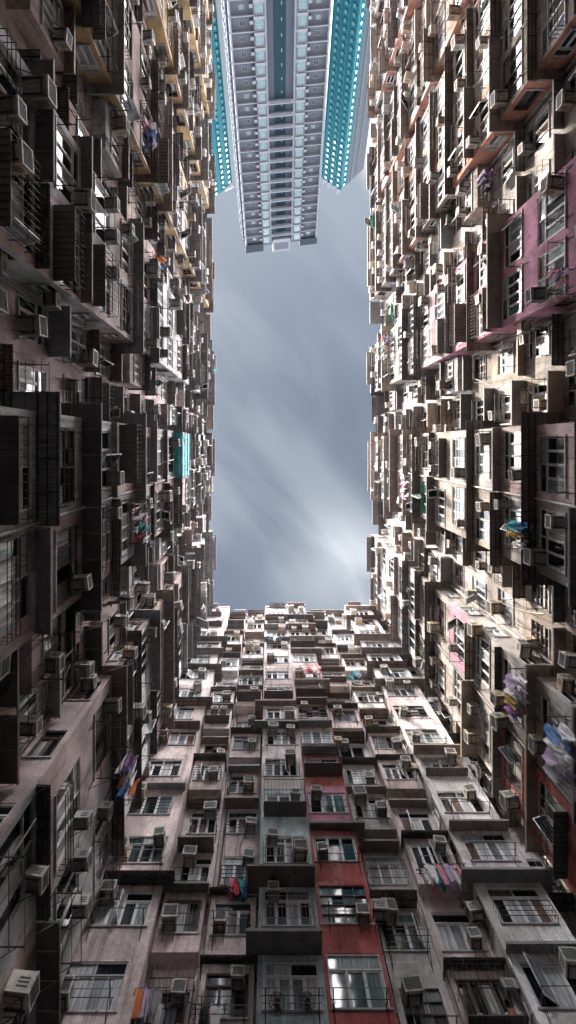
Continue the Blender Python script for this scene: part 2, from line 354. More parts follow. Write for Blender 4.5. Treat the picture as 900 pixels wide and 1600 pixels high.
def build_wall(W, colour, opts):
    rr = random.Random(W.name)
    segs = W.segs; zt = W.zf(W.nf)
    zbot = W.zf(W.k0)
    parts = []
    def run(A, B, n, cells, mb, si, kind):
        """cells: list of (t-length) widths from A to B; each gets a window per floor"""
        u = (B-A).normalized(); pos = 0.0
        for ci, (cw, ww) in enumerate(cells):
            a2 = A + u*pos; b2 = A + u*(pos+cw); pos += cw
            for k in range(W.k0, W.nf):
                z0, z1 = W.zf(k), W.zf(k+1); mt = colour(W, si, ci, k, kind)
                if ww:
                    key = opts(W, si, ci, k, kind, rr, ww) or pick_window(ww, rr)
                    w, h = key[1], key[2]
                    if kind == 'side': off = 0
                    else: off = rr.uniform(-.5, .5)*max(0, cw-w-.3)
                    zs = z0 + W.sill
                    a = cw/2+off-w/2
                    cellface(mb, a2, b2, n, z0, z1, (a, a+w, zs, zs+h), mt)
                    c = a2 + u*(a+w/2)
                    W.wins.append((c, zs, n, key, si, ci, k, kind, cw))
                else: cellface(mb, a2, b2, n, z0, z1, None, mt)
            mp = colour(W, si, ci, W.nf-1, kind)
            cellface(mb, a2, b2, n, zt, zt+.75, None, mp)
            cellface(mb, a2, b2, n, GROUND, zbot, None, colour(W, si, ci, W.k0, kind))
    p2 = lambda t, d: Vector((W.pt(t, d).x, W.pt(t, d).y))
    mbw = MB()
    for si, s in enumerate(segs):
        t0, t1, d, kind, units = s[:5]
        mb = MB() if kind == 'bay' else mbw
        run(p2(t0, d), p2(t1, d), W.N, units, mb, si, kind)
        if kind == 'bay':
            for e, (tt, nb) in enumerate(((t0, si-1), (t1, si+1))):
                if 0 <= nb < len(segs):
                    dn = segs[nb][2]; nn = -W.T if e == 0 else W.T
                    if dn > d+.05: 
                        A, B = p2(tt, dn), p2(tt, d); L = dn-d
                        run(A, B, nn, [(L, .8 if L > 1.05 else 0)], mb, si, 'side')
            mb.face([W.pt(t0, d+.001, zt+.75), W.pt(t1, d+.001, zt+.75), W.pt(t1, d+9, zt+.75), W.pt(t0, d+9, zt+.75)], 'dirty_grey')
            parts.append(('bay', mb))
        else:
            mb.face([W.pt(t0, d+.001, zt+.75), W.pt(t1, d+.001, zt+.75), W.pt(t1, d+9, zt+.75), W.pt(t0, d+9, zt+.75)], 'dirty_grey')
            # a slab return where a recess meets another recess of a different depth
            if si+1 < len(segs) and segs[si+1][3] != 'bay' and abs(segs[si+1][2]-d) > .02:
                d2 = segs[si+1][2]; cellface(mb, p2(t1, min(d, d2)), p2(t1, max(d, d2)), W.T if d < d2 else -W.T, GROUND, zt+.75, None, colour(W, si, 0, 3, kind))
    t0, t1 = segs[0][0], segs[-1][1]; dd = max(s[2] for s in segs)+9
    mbw.face([W.pt(t0, segs[0][2], GROUND), W.pt(t0, dd, GROUND), W.pt(t0, dd, zt+.75), W.pt(t0, segs[0][2], zt+.75)], 'dirty_grey')
    mbw.face([W.pt(t1, segs[-1][2], GROUND), W.pt(t1, dd, GROUND), W.pt(t1, dd, zt+.75), W.pt(t1, segs[-1][2], zt+.75)], 'dirty_grey')
    mbw.face([W.pt(t0, dd, GROUND), W.pt(t1, dd, GROUND), W.pt(t1, dd, zt+.75), W.pt(t0, dd, zt+.75)], 'dirty_grey')
    ob('wall', mbw, W.root, W.inv); W.solid.add(mbw)
    for nme, mb in parts: ob(nme, mb, W.root, W.inv); W.solid.add(mb)

# plan of each facade; t runs along it, d is the distance from the lens
def unitize(t0, t1, n, ww): return [((t1-t0)/n, ww)]*n
def side_segs(bays, df, dr, lo, hi):
    out = []; t = lo
    for a, b in bays:
        if a > t: L = a-t; n = 2 if L > 3.4 else 1; out.append((t, a, dr, 'recess', unitize(t, a, n, min(1.5, L/n-.6))))
        n = 2 if b-a < 8 else 3
        out.append((a, b, df, 'bay', unitize(a, b, n, 2.5 if (b-a)/n > 2.95 else 2.2))); t = b
    if hi > t: n = 2 if hi-t > 3.4 else 1; out.append((t, hi, dr, 'recess', unitize(t, hi, n, 1.3)))
    return out
LB = [(-66, -60.2), (-55, -49.2), (-44, -38.2), (-33, -27.3), (-22, -15.8), (-10.8, -5.2), (-1, 5.6), (10.1, 18.0)]
RB = [(-66, -60.5), (-55, -49.5), (-44, -38.5), (-34.5, -27.4), (-26, -17.1), (-11.5, -6.1), (-.9, 5.8), (10.6, 18.0)]
LW = Wall('left', (0, 1), (1, 0), 13.8, 3.27, 12, -2, side_segs(LB, 6.9, 8.1, -71, 20.2), True,
          'soot-dark apartment block of grey, brown and yellow enclosed balconies along the photo\'s left side')
RW = Wall('right', (0, 1), (-1, 0), 17.8, 3.2, 11, -2, side_segs(RB, 12.2, 13.5, -71, 20.2), True,
          'sunlit cream apartment block with magenta and orange painted bays along the photo\'s right side')
FS = [(-9.5, -7.9, 20.4, 'recess', [(1.6, 0)], 'far facade\'s left corner'),
      (-7.9, -4.65, 19.3, 'bay', [(3.25, 2.3)], 'far facade\'s leftmost bay'),
      (-4.65, -2.6, 20.3, 'recess', [(2.05, 1.5)], 'far facade\'s pink column next to the leftmost bay'),
      (-2.6, -.42, 20.3, 'recess', [(2.18, 1.6)], 'far facade\'s pink column left of blue strip'),
      (-.42, 2.02, 19.3, 'bay', [(2.44, 2.0)], 'far facade\'s grey-blue strip'),
      (2.02, 4.3, 19.22, 'bay', [(2.28, 2.0)], 'far facade\'s red strip'),
      (4.3, 6.6, 20.3, 'recess', [(2.3, 1.7)], 'far facade\'s grey column right of red strip'),
      (6.6, 8.95, 20.3, 'recess', [(2.35, 1.7)], 'far facade\'s grey column before rightmost bay'),
      (8.95, 11.9, 19.2, 'bay', [(2.95, 2.2)], 'far facade\'s rightmost bay'),
      (11.9, 15.5, 20.4, 'recess', [(3.6, 1.3)], 'far facade\'s right corner')]
FW = Wall('far', (1, 0), (0, -1), 14.6, 2.75, 14, -2, FS, False,
          'pinkish grey apartment block with one blue and one red strip closing the courtyard\'s end')
LW.sill = .9; RW.sill = .9; FW.sill = .9

def colour(W, si, ci, k, kind):
    h = random.Random(hash((len(W.name), si, ci, k//2 if kind != 'recess' else 0)))
    h = random.Random(len(W.name)*7919 + si*613 + ci*97 + (k//2)*31).random()
    if W is LW:
        if kind == 'recess': return 'warm_brown' if si % 3 else 'pink_beige'
        y = W.segs[si][0]
        if y < -18:
            if kind == 'side': return 'yellow_paint' if h < .8 else 'ochre'
            return 'yellow_paint' if h < .52 else ('ochre' if h < .5 else 'warm_brown')
        if y < -8: return 'grey_panel' if h < .5 else ('warm_brown' if h < .8 else 'pink_beige')
        if y < 5: return 'grey_panel' if h < .7 else 'warm_brown'
        return 'grey_panel' if (h < .35 and kind != 'side') else ('pink_beige' if h < .8 else 'warm_brown')
    if W is RW:
        if kind == 'recess': return 'white_plaster' if h < .5 else ('cream' if h < .9 else 'dirty_grey')
        y = W.segs[si][0]
        if -12 < y < -8 and k <= 4 and not (ci == 1 and k == 4): return 'magenta_paint'
        if y < -20: return 'orange_paint' if (kind == 'side' and k < 9 and y < -30) or h < .16 else ('cream' if h < .7 else 'pale_pink')
        if y > 8: return 'magenta_paint' if (k == 3 and ci == 0 and kind != 'side') else ('red_paint' if k in (0, 1) and kind != 'side' and ci == 1 else ('cream' if h < .5 else 'white_plaster'))
        return 'cream' if h < .45 else ('white_plaster' if h < .8 else 'pale_pink')
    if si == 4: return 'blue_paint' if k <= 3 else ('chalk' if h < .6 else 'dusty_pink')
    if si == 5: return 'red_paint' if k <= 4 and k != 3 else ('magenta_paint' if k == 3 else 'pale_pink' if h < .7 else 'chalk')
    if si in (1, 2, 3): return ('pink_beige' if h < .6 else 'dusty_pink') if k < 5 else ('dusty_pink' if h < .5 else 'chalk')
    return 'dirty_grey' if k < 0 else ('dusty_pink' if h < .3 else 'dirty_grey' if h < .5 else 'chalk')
def opts(W, si, ci, k, kind, rr, ww):
    if kind == 'side': return ('w', .8, 1.4, 2, .28, 'frame_white' if rr.random() < .6 else 'frame_brown', 0)
    if W is FW:
        if si == 5 and k == 1: return ('w', 2.0, 1.6, 4, .0, 'frame_brown', 4)
        if si == 6 and k == 0: return ('w', 1.5, 1.5, 3, .0, 'frame_brown', 4)
        if si == 4 and k in (0, 1): return ('w', 2.0, 1.5, 4, .3, 'frame_white', 0)
        if si == 5 and k == 0: return ('w', 2.0, 1.7, 3, .3, 'frame_white', 0)
    return None
for W in (LW, RW, FW):
    HTS = (1.4, 1.45, 1.5) if W is FW else (1.75, 1.85, 1.95)
    build_wall(W, colour, opts)

# ------------------------------------------------------------------ what hangs on the facades
def add_fittings(W):
    rr = random.Random(W.name+'fit')
    T3 = Vector((W.T.x, W.T.y, 0))
    # awnings
    for si, s in enumerate(W.segs):
        t0, t1, d, kind = s[:4]
        for k in range(W.k0+1, W.nf):
            z = W.zf(k) + W.sill + (1.62 if W is FW else 2.03) + rr.uniform(-.05, .1)
            bright = W is RW
            pal = ['awning_dark', 'awning_grey', 'awning_brown', 'awning_grey'] if W is LW else (['awning_brown', 'awning_beige', 'awning_grey', 'awning_dark'] if bright else ['awning_dark', 'awning_brown', 'awning_grey', 'awning_brown'])
            mat = rr.choice(pal); corr = rr.random() < .3
            if kind == 'bay':
                if W is FW:
                    p = .6 if k > 4 else .35
                    if si in (4, 5) and k <= 4: p = 1.0 if (si, k) in ((4, 0), (4, 1), (5, 2), (5, 4)) else 0.0
                    if si in (1, 8): p = .7
                    if rr.random() > p: continue
                else:
                    if rr.random() > (.45 if W is RW and k <= 4 and (-12 < t0 < -8 or t0 > 8) else .84): continue
                dep = rr.uniform(.36, .78) if W is not FW else rr.uniform(.45, .7)
                mb = MB(); a, b = t0, t1
                dep = 1.05 if W is FW and si == 4 and k in (0, 1) else dep
                # local frame: x along +T, y along N
                wrap0 = rr.random() < .85 and si > 0 and W.segs[si-1][2] > d+.3; wrap1 = rr.random() < .85 and si+1 < len(W.segs) and W.segs[si+1][2] > d+.3
                sd = rr.uniform(.4, .62)
                split = W is not FW and rr.random() < .55
                if split:
                    m_ = (a+b)/2 + rr.uniform(-.3, .3); dep2 = dep*rr.uniform(.55, .9)
                    if rr.random() < .5: awning(mb, a-(sd if wrap0 else 0), m_, 0, dep, mat, corr); awning(mb, m_+.05, b, 0, dep2, mat, not corr); wrap1 = False
                    else: awning(mb, a, m_-.05, 0, dep2, mat, not corr); awning(mb, m_, b+(sd if wrap1 else 0), 0, dep, mat, corr); wrap0 = False
                else: awning(mb, a-(sd if wrap0 else 0), b+(sd if wrap1 else 0), 0, dep, mat, corr)
                q = MB()
                for w_, e in ((wrap0, 0), (wrap1, 1)):
                    if not w_: continue
                    L = (W.segs[si-1][2] if e == 0 else W.segs[si+1][2]) - d - .01
                    x0, x1 = (a-sd, a-.005) if e == 0 else (b+.005, b+sd)
                    mb.box((x0, -L, 0), (x1, -.003, .03), mat)
                    mb.box((x0 if e == 0 else x1-.02, -L, -.07), (x0+.02 if e == 0 else x1, -.003, -.001), mat)
                    for j in range(2): yy = -L*(.3+.45*j); mb.box((x0+.02, yy-.014, -.055), (x1-.02, yy+.014, -.002), 'rib')
                W.awn.append((mb, (t0+t1)/2, d-dep/2, z, si, k))
            else:
                n = len(s[4]); cw = (t1-t0)/n
                for ci in range(n):
                    if not s[4][ci][1] or rr.random() > (.78 if W is not FW else .55): continue
                    a = t0+cw*ci+.12; b = a+cw-.24; dep = rr.uniform(.45, .9) if k < W.nf-2 else rr.uniform(.8, 1.05)
                    mb = MB(); awning(mb, a, b, 0, dep, rr.choice(pal), rr.random() < .5)
                    W.awn.append((mb, (a+b)/2, d-dep/2, z, si, k))
    W.aw_n = len(W.awn)
def flip(W, d, z):
    """matrix from (t, out, z) to the world"""
    T, n = W.T, W.N; o = W.pt(0, d, z)
    return Matrix(((T.x, n.x, 0, o.x), (T.y, n.y, 0, o.y), (0, 0, 1, z), (0, 0, 0, 1)))
for W in (LW, RW, FW): add_fittings(W)

# boxed balconies that stand out from the flat columns of the far facade and the recesses
def boxed(W, si, k, t0, t1, out, mat, rr):
    d = W.segs[si][2]; z0 = W.zf(k)+.25; z1 = z0+2.35; mb = MB()
    p = lambda t, dd: Vector((W.pt(t, dd).x, W.pt(t, dd).y))
    w = round((t1-t0-.35)*10)/10; n = 4 if w > 1.6 else 3
    key = ('w', w, 1.35, n, .28 if rr.random() < .6 else .0, rr.choice(('frame_white', 'frame_white', 'frame_brown')), 0)
    a = (t1-t0-w)/2; zs = z0+.7
    cellface(mb, p(t0, d-out), p(t1, d-out), W.N, z0, z1, (a, a+w, zs, zs+1.35), mat)
    for tt, nn in ((t0, -W.T), (t1, W.T)): cellface(mb, p(tt, d), p(tt, d-out), nn, z0, z1, None, mat)
    for zz in (z0, z1): mb.face([W.pt(t0, d, zz), W.pt(t1, d, zz), W.pt(t1, d-out, zz), W.pt(t0, d-out, zz)], mat)
    ob('boxed_balcony', mb, W.root, W.inv); W.solid.add(mb)
    c = p((t0+t1)/2, d-out); 
    W.wins = [x for x in W.wins if not (x[4] == si and x[6] == k and (Vector((x[0].x, x[0].y))-c).length < out+.9 and x[7] != 'side')]
    W.wins.append((c, zs, W.N, key, si, 0, k, 'box', t1-t0))
    am = MB(); dep = rr.uniform(.3, .5)
    awning(am, t0-.1, t1+.1, out-.001, out+dep, rr.choice(('awning_dark', 'awning_brown')), rr.random() < .6)
    am.box((t0-.1, 0, .0), (t1+.1, out-.002, .03), 'awning_dark')
    W.awn = [x for x in W.awn if not (x[4] == si and x[5] == k and abs(x[1]-(t0+t1)/2) < 1.2)]
    W.awn.append((am, (t0+t1)/2, d-out, z1+.01, si, k))
rr = random.Random(5)
for si, ks in ((2, (1, 4, 6, 7, 9, 11)), (3, (0, 1, 5, 7, 8, 10, 12)), (6, (3, 4, 6, 8, 10)), (7, (0, 2, 4, 5, 7, 9, 11))):
    s = FS[si]
    for k in ks: boxed(FW, si, k, s[0]+.1, s[1]-.12, rr.uniform(.45, .8), colour(FW, si, 0, k, 'recess'), rr)
for W in (LW, RW):
    for si, s in enumerate(W.segs):
        if s[3] != 'recess' or s[0] < -60: continue
        n = len(s[4]); cw = (s[1]-s[0])/n
        for k in range(-1, W.nf):
            for ci in range(n):
                if rr.random() < .17: boxed(W, si, k, s[0]+cw*ci+.15, s[0]+cw*(ci+1)-.15, rr.uniform(.5, .9), colour(W, si, ci, k, 'bay') if rr.random() < .5 else colour(W, si, ci, k, 'recess'), rr)

# ------------------------------------------------------------------ visibility test from the lens, used only to choose which repeats are built one by one
allmb = MB()
for W in (LW, RW, FW):
    allmb.add(W.solid)
    for (mb, t, d, z, si, k) in W.awn:
        dd = W.segs[si][2]; allmb.add(mb, flip(W, dd, z))
bvh = BVHTree.FromPolygons(allmb.v, allmb.f)
def seen(p, tol=.35):
    p = Vector(p); q = proj(p)
    if q is None or not (-25 < q[0] < 925 and -25 < q[1] < 1625): return 0
    h = bvh.ray_cast(Vector((0, 0, 0)), p.normalized(), p.length-tol)
    return 0 if h[0] is not None else 1.0/p.length

# awnings: the 100 that show largest one by one, the rest as one part
for W in (LW, RW, FW):
    sc_ = []
    for it in W.awn:
        mb, t, d, z, si, k = it; M = flip(W, W.segs[si][2], z)
        xs = [v[0] for v in mb.v]; best = 0
        for tt in (min(xs)+.2, t, max(xs)-.2):
            best += seen(M @ Vector((tt, W.segs[si][2]-d, -.2)), .4)
        sc_.append((best, it, M))
    sc_.sort(key=lambda x: -x[0]); rest = MB()
    for i, (b, it, M) in enumerate(sc_):
        if i < 99 and b > 0: ob('awning', it[0].mesh('awning'), W.root, W.inv @ M)
        else: rest.add(it[0], M)
    if rest.v: tag(ob('awning', rest, W.root, W.inv), kind='stuff')

# windows
for W in (LW, RW, FW):
    rr = random.Random(W.name+'win'); L = []
    for (c, zs, n, key, si, ci, k, kind, cw) in W.wins:
        var = rr.randrange(5); kk = key+(var,)
        tpl(kk, lambda: win_tpl(key[1], key[2], key[3], key[4], key[5], rows=key[6], seed=var))
        n3 = Vector((n.x, n.y, 0)); u = n3.cross(Z3)
        M = Matrix(((u.x, n3.x, 0, c.x), (u.y, n3.y, 0, c.y), (0, 0, 1, zs), (0, 0, 0, 1)))
        s = seen(M @ Vector((0, .1, .7)), .3)+seen(M @ Vector((key[1]*.4, .1, .4)), .3)+seen(M @ Vector((-key[1]*.4, .1, 1.0)), .3)
        # open sashes
        sash = None; x = rr.random()
        if key[6] == 0 and x < .32 and kind != 'side':
            pw = (key[1]-.1)/key[3]; top = x < .07
            ang = rr.uniform(25, 55) if top else rr.uniform(35, 80)
            hh = key[2]*(1-key[4])-.08; sk = ('s', round(pw, 2), round(hh, 2), round(ang/12)*12, top)
            tpl(sk, lambda: sash_tpl(pw-.03, hh, sk[3] if top else sk[3], top, 'frame_white' if key[5] != 'frame_brown' else 'frame_brown'))
            j = rr.randrange(key[3]); sash = (sk, Matrix.Translation((-key[1]/2+.05+pw*j+.015, .01, hh+.06)))
        L.append((s, M, kk, sash))
    L.sort(key=lambda x: -x[0]); rest = MB(); ns_ = 0
    for i, (s, M, kk, sash) in enumerate(L):
        if i < 99 and s > 0:
            w = ob('window', tmesh(kk, 0, 'window'), W.root, W.inv @ M)
            ob('pane', tmesh(kk, 1, 'pane'), w)
            if sash: ob('casement_sash', tmesh(sash[0], 0, 'casement_sash'), w, sash[1])
        else:
            rest.add(TPL[kk][0], M); rest.add(TPL[kk][1], M)
            if sash: rest.add(TPL[sash[0]][0], M @ sash[1])
    tag(ob('window', rest, W.root, W.inv), kind='stuff')

# window air conditioners: things of their own
AC = []
for W in (LW, RW, FW):
    rr = random.Random(W.name+'ac')
    for (c, zs, n, key, si, ci, k, kind, cw) in W.wins:
        if k < -1: continue
        p = (.74 if W is FW else .72) if kind != 'side' else .2
        if rr.random() > p: continue
        side = rr.choice((-1, 1)); w = key[1]
        r = rr.random()
        n3 = Vector((n.x, n.y, 0)); u = n3.cross(Z3)
        if kind == 'side': off, dz = 0, key[2]-.55
        elif r < .55: off, dz = side*(w/2-.42), key[2]-.50
        elif r < .85 and cw > w+1.0: off, dz = side*(w/2+.42), rr.uniform(.3, 1.0)
        else: off, dz = side*(w/2-.36), rr.uniform(0, .12)
        M = Matrix(((u.x, n3.x, 0, c.x+u.x*off), (u.y, n3.y, 0, c.y+u.y*off), (0, 0, 1, zs+dz), (0, 0, 0, 1)))
        M = M @ Matrix.Rotation(rr.gauss(0, .05), 4, 'Y') @ Matrix.Rotation(-abs(rr.gauss(0, .05)), 4, 'X') @ Matrix.Rotation(rr.gauss(0, .06), 4, 'Z') @ Matrix.Diagonal((rr.uniform(.9, 1.12), rr.uniform(.85, 1.1), rr.uniform(.9, 1.15), 1))
        AC.append((W, M, si, ci, k, kind, rr.random(), n))
        if kind in ('bay', 'box') and rr.random() < .2:
            off2 = -off if abs(off) > .1 else .6
            M2 = M.copy(); M2.translation = Vector((c.x+u.x*off2, c.y+u.y*off2, zs+key[2]-.5)); AC.append((W, M2, si, ci, k, kind, rr.random(), n))
cas = ['casing_white', 'casing_grey', 'casing_beige']
for a in range(3):
    for b, g in enumerate(('grille_dark', 'grille_blue')):
        for c_, sz in enumerate((.92, 1.15)): tpl(('ac', a, b, c_), lambda: ac_tpl(cas[a], g, sz))
L = []
for it in AC:
    W, M, si, ci, k, kind, r, n = it
    s = max(seen(M @ Vector((0, .66, .2)), .2), seen(M @ Vector((0, .4, -.05)), .2), .6*seen(M @ Vector((.33, .3, .2)), .15), .6*seen(M @ Vector((-.33, .3, .2)), .15))
    L.append((s, it))
L.sort(key=lambda x: -x[0]); rest = MB(); used = {}
N_AC = 0
for i, (s, it) in enumerate(L):
    W, M, si, ci, k, kind, r, n = it
    ty = 0 if r < (.35 if W is LW else .5) else (1 if r < (.9 if W is LW else .7) else 2)
    key = ('ac', ty, 1 if (r*37) % 1 < .22 else 0, 1 if (r*91) % 1 < .4 else 0)
    if s > 0 and N_AC < 298:
        o = ob('air_conditioner', tmesh(key, 0, 'air_conditioner'), None, M)
        if s > 1/46: ob('grille', tmesh(key, 1, 'grille'), o); ob('bracket', tmesh(key, 2, 'bracket'), o)
        else: ob('grille', tmesh(key, 1, 'grille'), o)
        fl = W.nf-k; p = M.translation; t = p.y if W is not FW else p.x
        colr = ('white', 'grey', 'beige')[ty] + (' blue-grilled' if key[2] else '')
        if W is FW: lab = '%s air conditioner on the %s, %s floor from top' % (colr, where(W, si, t), ORD[fl-1])
        else: lab = '%s air conditioner, %s, %s floor from top' % (colr, where(W, si, t), ORD[fl-1])
        used.setdefault(lab, []).append((o, p))
        N_AC += 1
    elif s == 0 and proj(M.translation) and R.random() < .5:
        pass
    else: rest.add(TPL[key][0], M); rest.add(TPL[key][1], M)
if rest.v: tag(ob('air_conditioner', rest), 'small air conditioners scattered over the distant ends of both long facades', 'air conditioner', kind='stuff')
def fit(l):
    w = l.split()
    if len(w) > 16: w = [x for x in w if x not in ('the',)]
    return ' '.join(w[:16])
for lab, os_ in used.items():
    if len(os_) > 1:
        os_.sort(key=lambda x: x[1].z)
        names = ['lower', 'upper'] if len(os_) == 2 else ['lowest', 'middle', 'upper', 'topmost', 'extra']
        for (o, p), nm in zip(os_, names): tag(o, fit(nm+' '+lab), 'air conditioner', 'window air conditioners on the facades')
    else: tag(os_[0][0], fit(lab), 'air conditioner', 'window air conditioners on the facades')

# railings, racks, cages, pipes, cables: fixed to their block
for W in (LW, RW, FW):
    rr = random.Random(W.name+'rail'); L = []
    for (c, zs, n, key, si, ci, k, kind, cw) in W.wins:
        if kind == 'side' or k < -1: continue
        n3 = Vector((n.x, n.y, 0)); u = n3.cross(Z3)
        M = Matrix(((u.x, n3.x, 0, c.x), (u.y, n3.y, 0, c.y), (0, 0, 1, zs), (0, 0, 0, 1)))
        x = rr.random(); w = key[1]
        if x < .28:
            kk = ('g', w, 0 if x < .14 else (1 if x < .2 else 2)); tpl(kk, lambda: grille_tpl(w+.1, .6 if kk[2] == 0 else .9, .33, kk[2])); nm = 'window_cage'
            L.append((seen(M @ Vector((0, .4, .3)), .2), kk, M, nm))
        elif x < .40:
            kk = ('c', w, round(rr.uniform(.5, .8), 1)); tpl(kk, lambda: cage_tpl(w+.2, rr.choice((.8, 1.5)), kk[2])); nm = 'window_cage'
            L.append((seen(M @ Vector((0, .5, -.05)), .2), kk, M @ Matrix.Translation((0, 0, -.1)), nm))
        elif x < .88:
            kk = ('r', w, 1+int(x*100) % 4); dwn = -.0
            tpl(kk, lambda: rack_tpl(w*.9, .55+.12*kk[2], kk[2])); nm = 'drying_rack'
            M2 = M @ Matrix.Translation((rr.uniform(-.2, .2), 0, rr.uniform(-.2, .15))); L.append((seen(M2 @ Vector((0, .6, .1)), .2), kk, M2, nm))
    L.sort(key=lambda x: -x[0]); rest = {'window_cage': MB(), 'drying_rack': MB()}; cnt = {'window_cage': 0, 'drying_rack': 0}
    for s, kk, M, nm in L:
        if s > 0 and cnt[nm] < 80: cnt[nm] += 1; ob(nm, tmesh(kk, 0, nm), W.root, W.inv @ M)
        else: rest[nm].add(TPL[kk][0], M)
    for nm, mb in rest.items():
        if mb.v: tag(ob(nm, mb, W.root, W.inv), kind='stuff')
    # drain pipes in the recess corners, cables
    for si, s in enumerate(W.segs):
        if s[3] == 'bay':
            if W is not FW and rr.random() < .3: ts = [(s[0]+s[1])/2]
            else: continue
        else: ts = [s[0]+.25, s[1]-.25] if W is not FW else [s[0]+.1]
        for t in ts:
            mb = MB(); z = GROUND; m = rr.choice(('pipe', 'pipe', 'pipe_pale')); r_ = rr.uniform(.05, .075)
            mb.tube([W.pt(t, s[2]-.1, GROUND), W.pt(t, s[2]-.1, W.zf(W.nf)+.5)], r_, m, 8)
            z = W.zf(W.k0)
            while z < W.zf(W.nf): mb.tube([W.pt(t, s[2]-.1, z), W.pt(t, s[2]-.1, z+.12)], r_*1.35, m, 8); z += W.H
            if rr.random() < .5: mb.tube([W.pt(t+.18, s[2]-.07, GROUND), W.pt(t+.18, s[2]-.07, W.zf(W.nf)+.2)], r_*.5, 'steel_dark', 6)
            ob('drain_pipe', mb, W.root, W.inv)
        for q in range(12 if s[0] > -35 else 4):
            t = rr.uniform(s[0]+.2, s[1]-.2); k = rr.randrange(W.k0+1, W.nf); z = W.zf(k)+rr.uniform(0, 2.6); mb = MB(); n_ = 9
            L_ = rr.uniform(.6, 4.5); t2 = min(max(t+rr.uniform(-1, 1), s[0]+.1), s[1]-.1); sag = rr.uniform(.1, .4); o_ = rr.uniform(.05, .3)
            mb.tube([W.pt(t+(t2-t)*i/n_, s[2]-.03-o_*math.sin(math.pi*i/n_), z-L_*i/n_-sag*math.sin(math.pi*i/n_)) for i in range(n_+1)], .014, rr.choice(('steel_dark', 'pipe_pale', 'steel_dark')), 4)
            ob('cable', mb, W.root, W.inv)

# ------------------------------------------------------------------ laundry
def garment(kind, w, h, seed):
    r = random.Random(seed); mb = MB(); nx, nz = 12, 8; ph = r.uniform(0, 6); fr = r.uniform(9, 15); tw = r.uniform(-.25, .25)
    def outline(z):     # half width factor over height 0..1 (0 = top)
        if kind == 'shirt': return 1.0 if z < .32 else .58
        if kind == 'trousers': return .55 if z < .35 else .6
        return .8
    def P(i, j, s):
        z = j/nz; hw = outline(z)*w/2; x = -hw + 2*hw*i/nx
        y = .055*math.sin(fr*1.5*x+ph+2*z)*(.4+z) + tw*z*x + s*.012
        dz = -h*z - (.10*abs(x)/w*h if kind == 'shirt' and z < .35 else 0)
        return (x*(1-.12*math.sin(3*z+ph)), y, dz)
    m = 'cloth'
    for s in (-1, 1):
        for i in range(nx):
            if kind == 'trousers' and i in (5, 6):
                js = range(0, 3)
            else: js = range(nz)
            for j in js: mb.face([P(i, j, s), P(i+1, j, s), P(i+1, j+1, s), P(i, j+1, s)], m)
    for j in range(nz): mb.face([P(0, j, -1), P(0, j, 1), P(0, j+1, 1), P(0, j+1, -1)], m); mb.face([P(nx, j, -1), P(nx, j, 1), P(nx, j+1, 1), P(nx, j+1, -1)], m)
    mb.face([P(0, 0, -1), P(nx, 0, -1), P(nx, 0, 1), P(0, 0, 1)], m)
    mb.tube([(-w*.25, 0, -.01), (0, 0, .05), (w*.25, 0, -.01)], .008, 'steel_grey', 4)
    return mb
def onwall(W, px, py, d):
    r = ray(px, py); n = Vector((W.N.x, W.N.y, 0)); s = -d/(r.dot(n)); p = r*s
    return (p.y if W is not FW else p.x), p.z
def laundry(W, px, py, out, cols, where_, w=1.9, size=.62, kinds=('shirt', 'towel', 'trousers')):
    """a rack whose poles hold garments; (px,py) aims the middle of the rack"""
    rr = random.Random(px*7+py)
    out *= 1.25; size *= .95; cols = [c for c in cols for _ in (0, 1)][:12]; size *= .88
    n3 = Vector((W.N.x, W.N.y, 0))
    dw = min(W.segs, key=lambda s: 0)[2]
    # find the wall face behind this place
    for _ in range(2):
        t, z = onwall(W, px, py, dw-out*.6)
        for s in W.segs:
            if s[0] <= t <= s[1]: dw = s[2]
    t, z = onwall(W, px, py, dw-out*.6)
    M = W.frame(t, dw, z)
    k = rack_tpl(w, out, 5); root = ob('clothes_rack', k, None, M)
    tag(root, 'steel pole rack of washing '+where_[0], 'clothes rack', 'racks of hanging washing')
    n = len(cols); kc = {}
    for i, c in enumerate(cols):
        kd = kinds[rr.randrange(len(kinds))]; row = i % 3
        y = out*(row+3)/5-.01; x = -w/2+.25+(w-.5)*(i//3+.5*(row % 2)*.6+.2)/max(1, (n-1)//3+.6)
        g = garment(kd, size*rr.uniform(.8, 1.1), size*rr.uniform(1.2, 1.7), i*31+px); g.m = ['cloth_'+c if q == 'cloth' else q for q in g.m]
        MM = M @ Matrix.Translation((x, y, -.035)) @ Matrix.Rotation(math.pi/2*(0 if kd == 'x' else .35)+rr.uniform(-.3, .3), 4, 'Z')
        lab = '%s %s hanging on the rack %s' % (c if c != 'black' else 'black', {'shirt': 'shirt', 'towel': 'towel', 'trousers': 'pair of trousers'}[kd], where_[1])
        o = ob(kd, g, None, MM); kc.setdefault(lab, []).append(o); o['category'] = {'shirt': 'shirt', 'towel': 'towel', 'trousers': 'trousers'}[kd]; o['group'] = 'washing '+where_[1]
    for lab, os_ in kc.items():
        nm = [''] if len(os_) == 1 else ['inner ', 'outer '] if len(os_) == 2 else ['innermost ', 'second ', 'third ', 'fourth ', 'fifth ', 'sixth ', 'seventh ', 'eighth ', 'ninth ']
        for o, q in zip(os_, nm): tag(o, fit(q+lab))
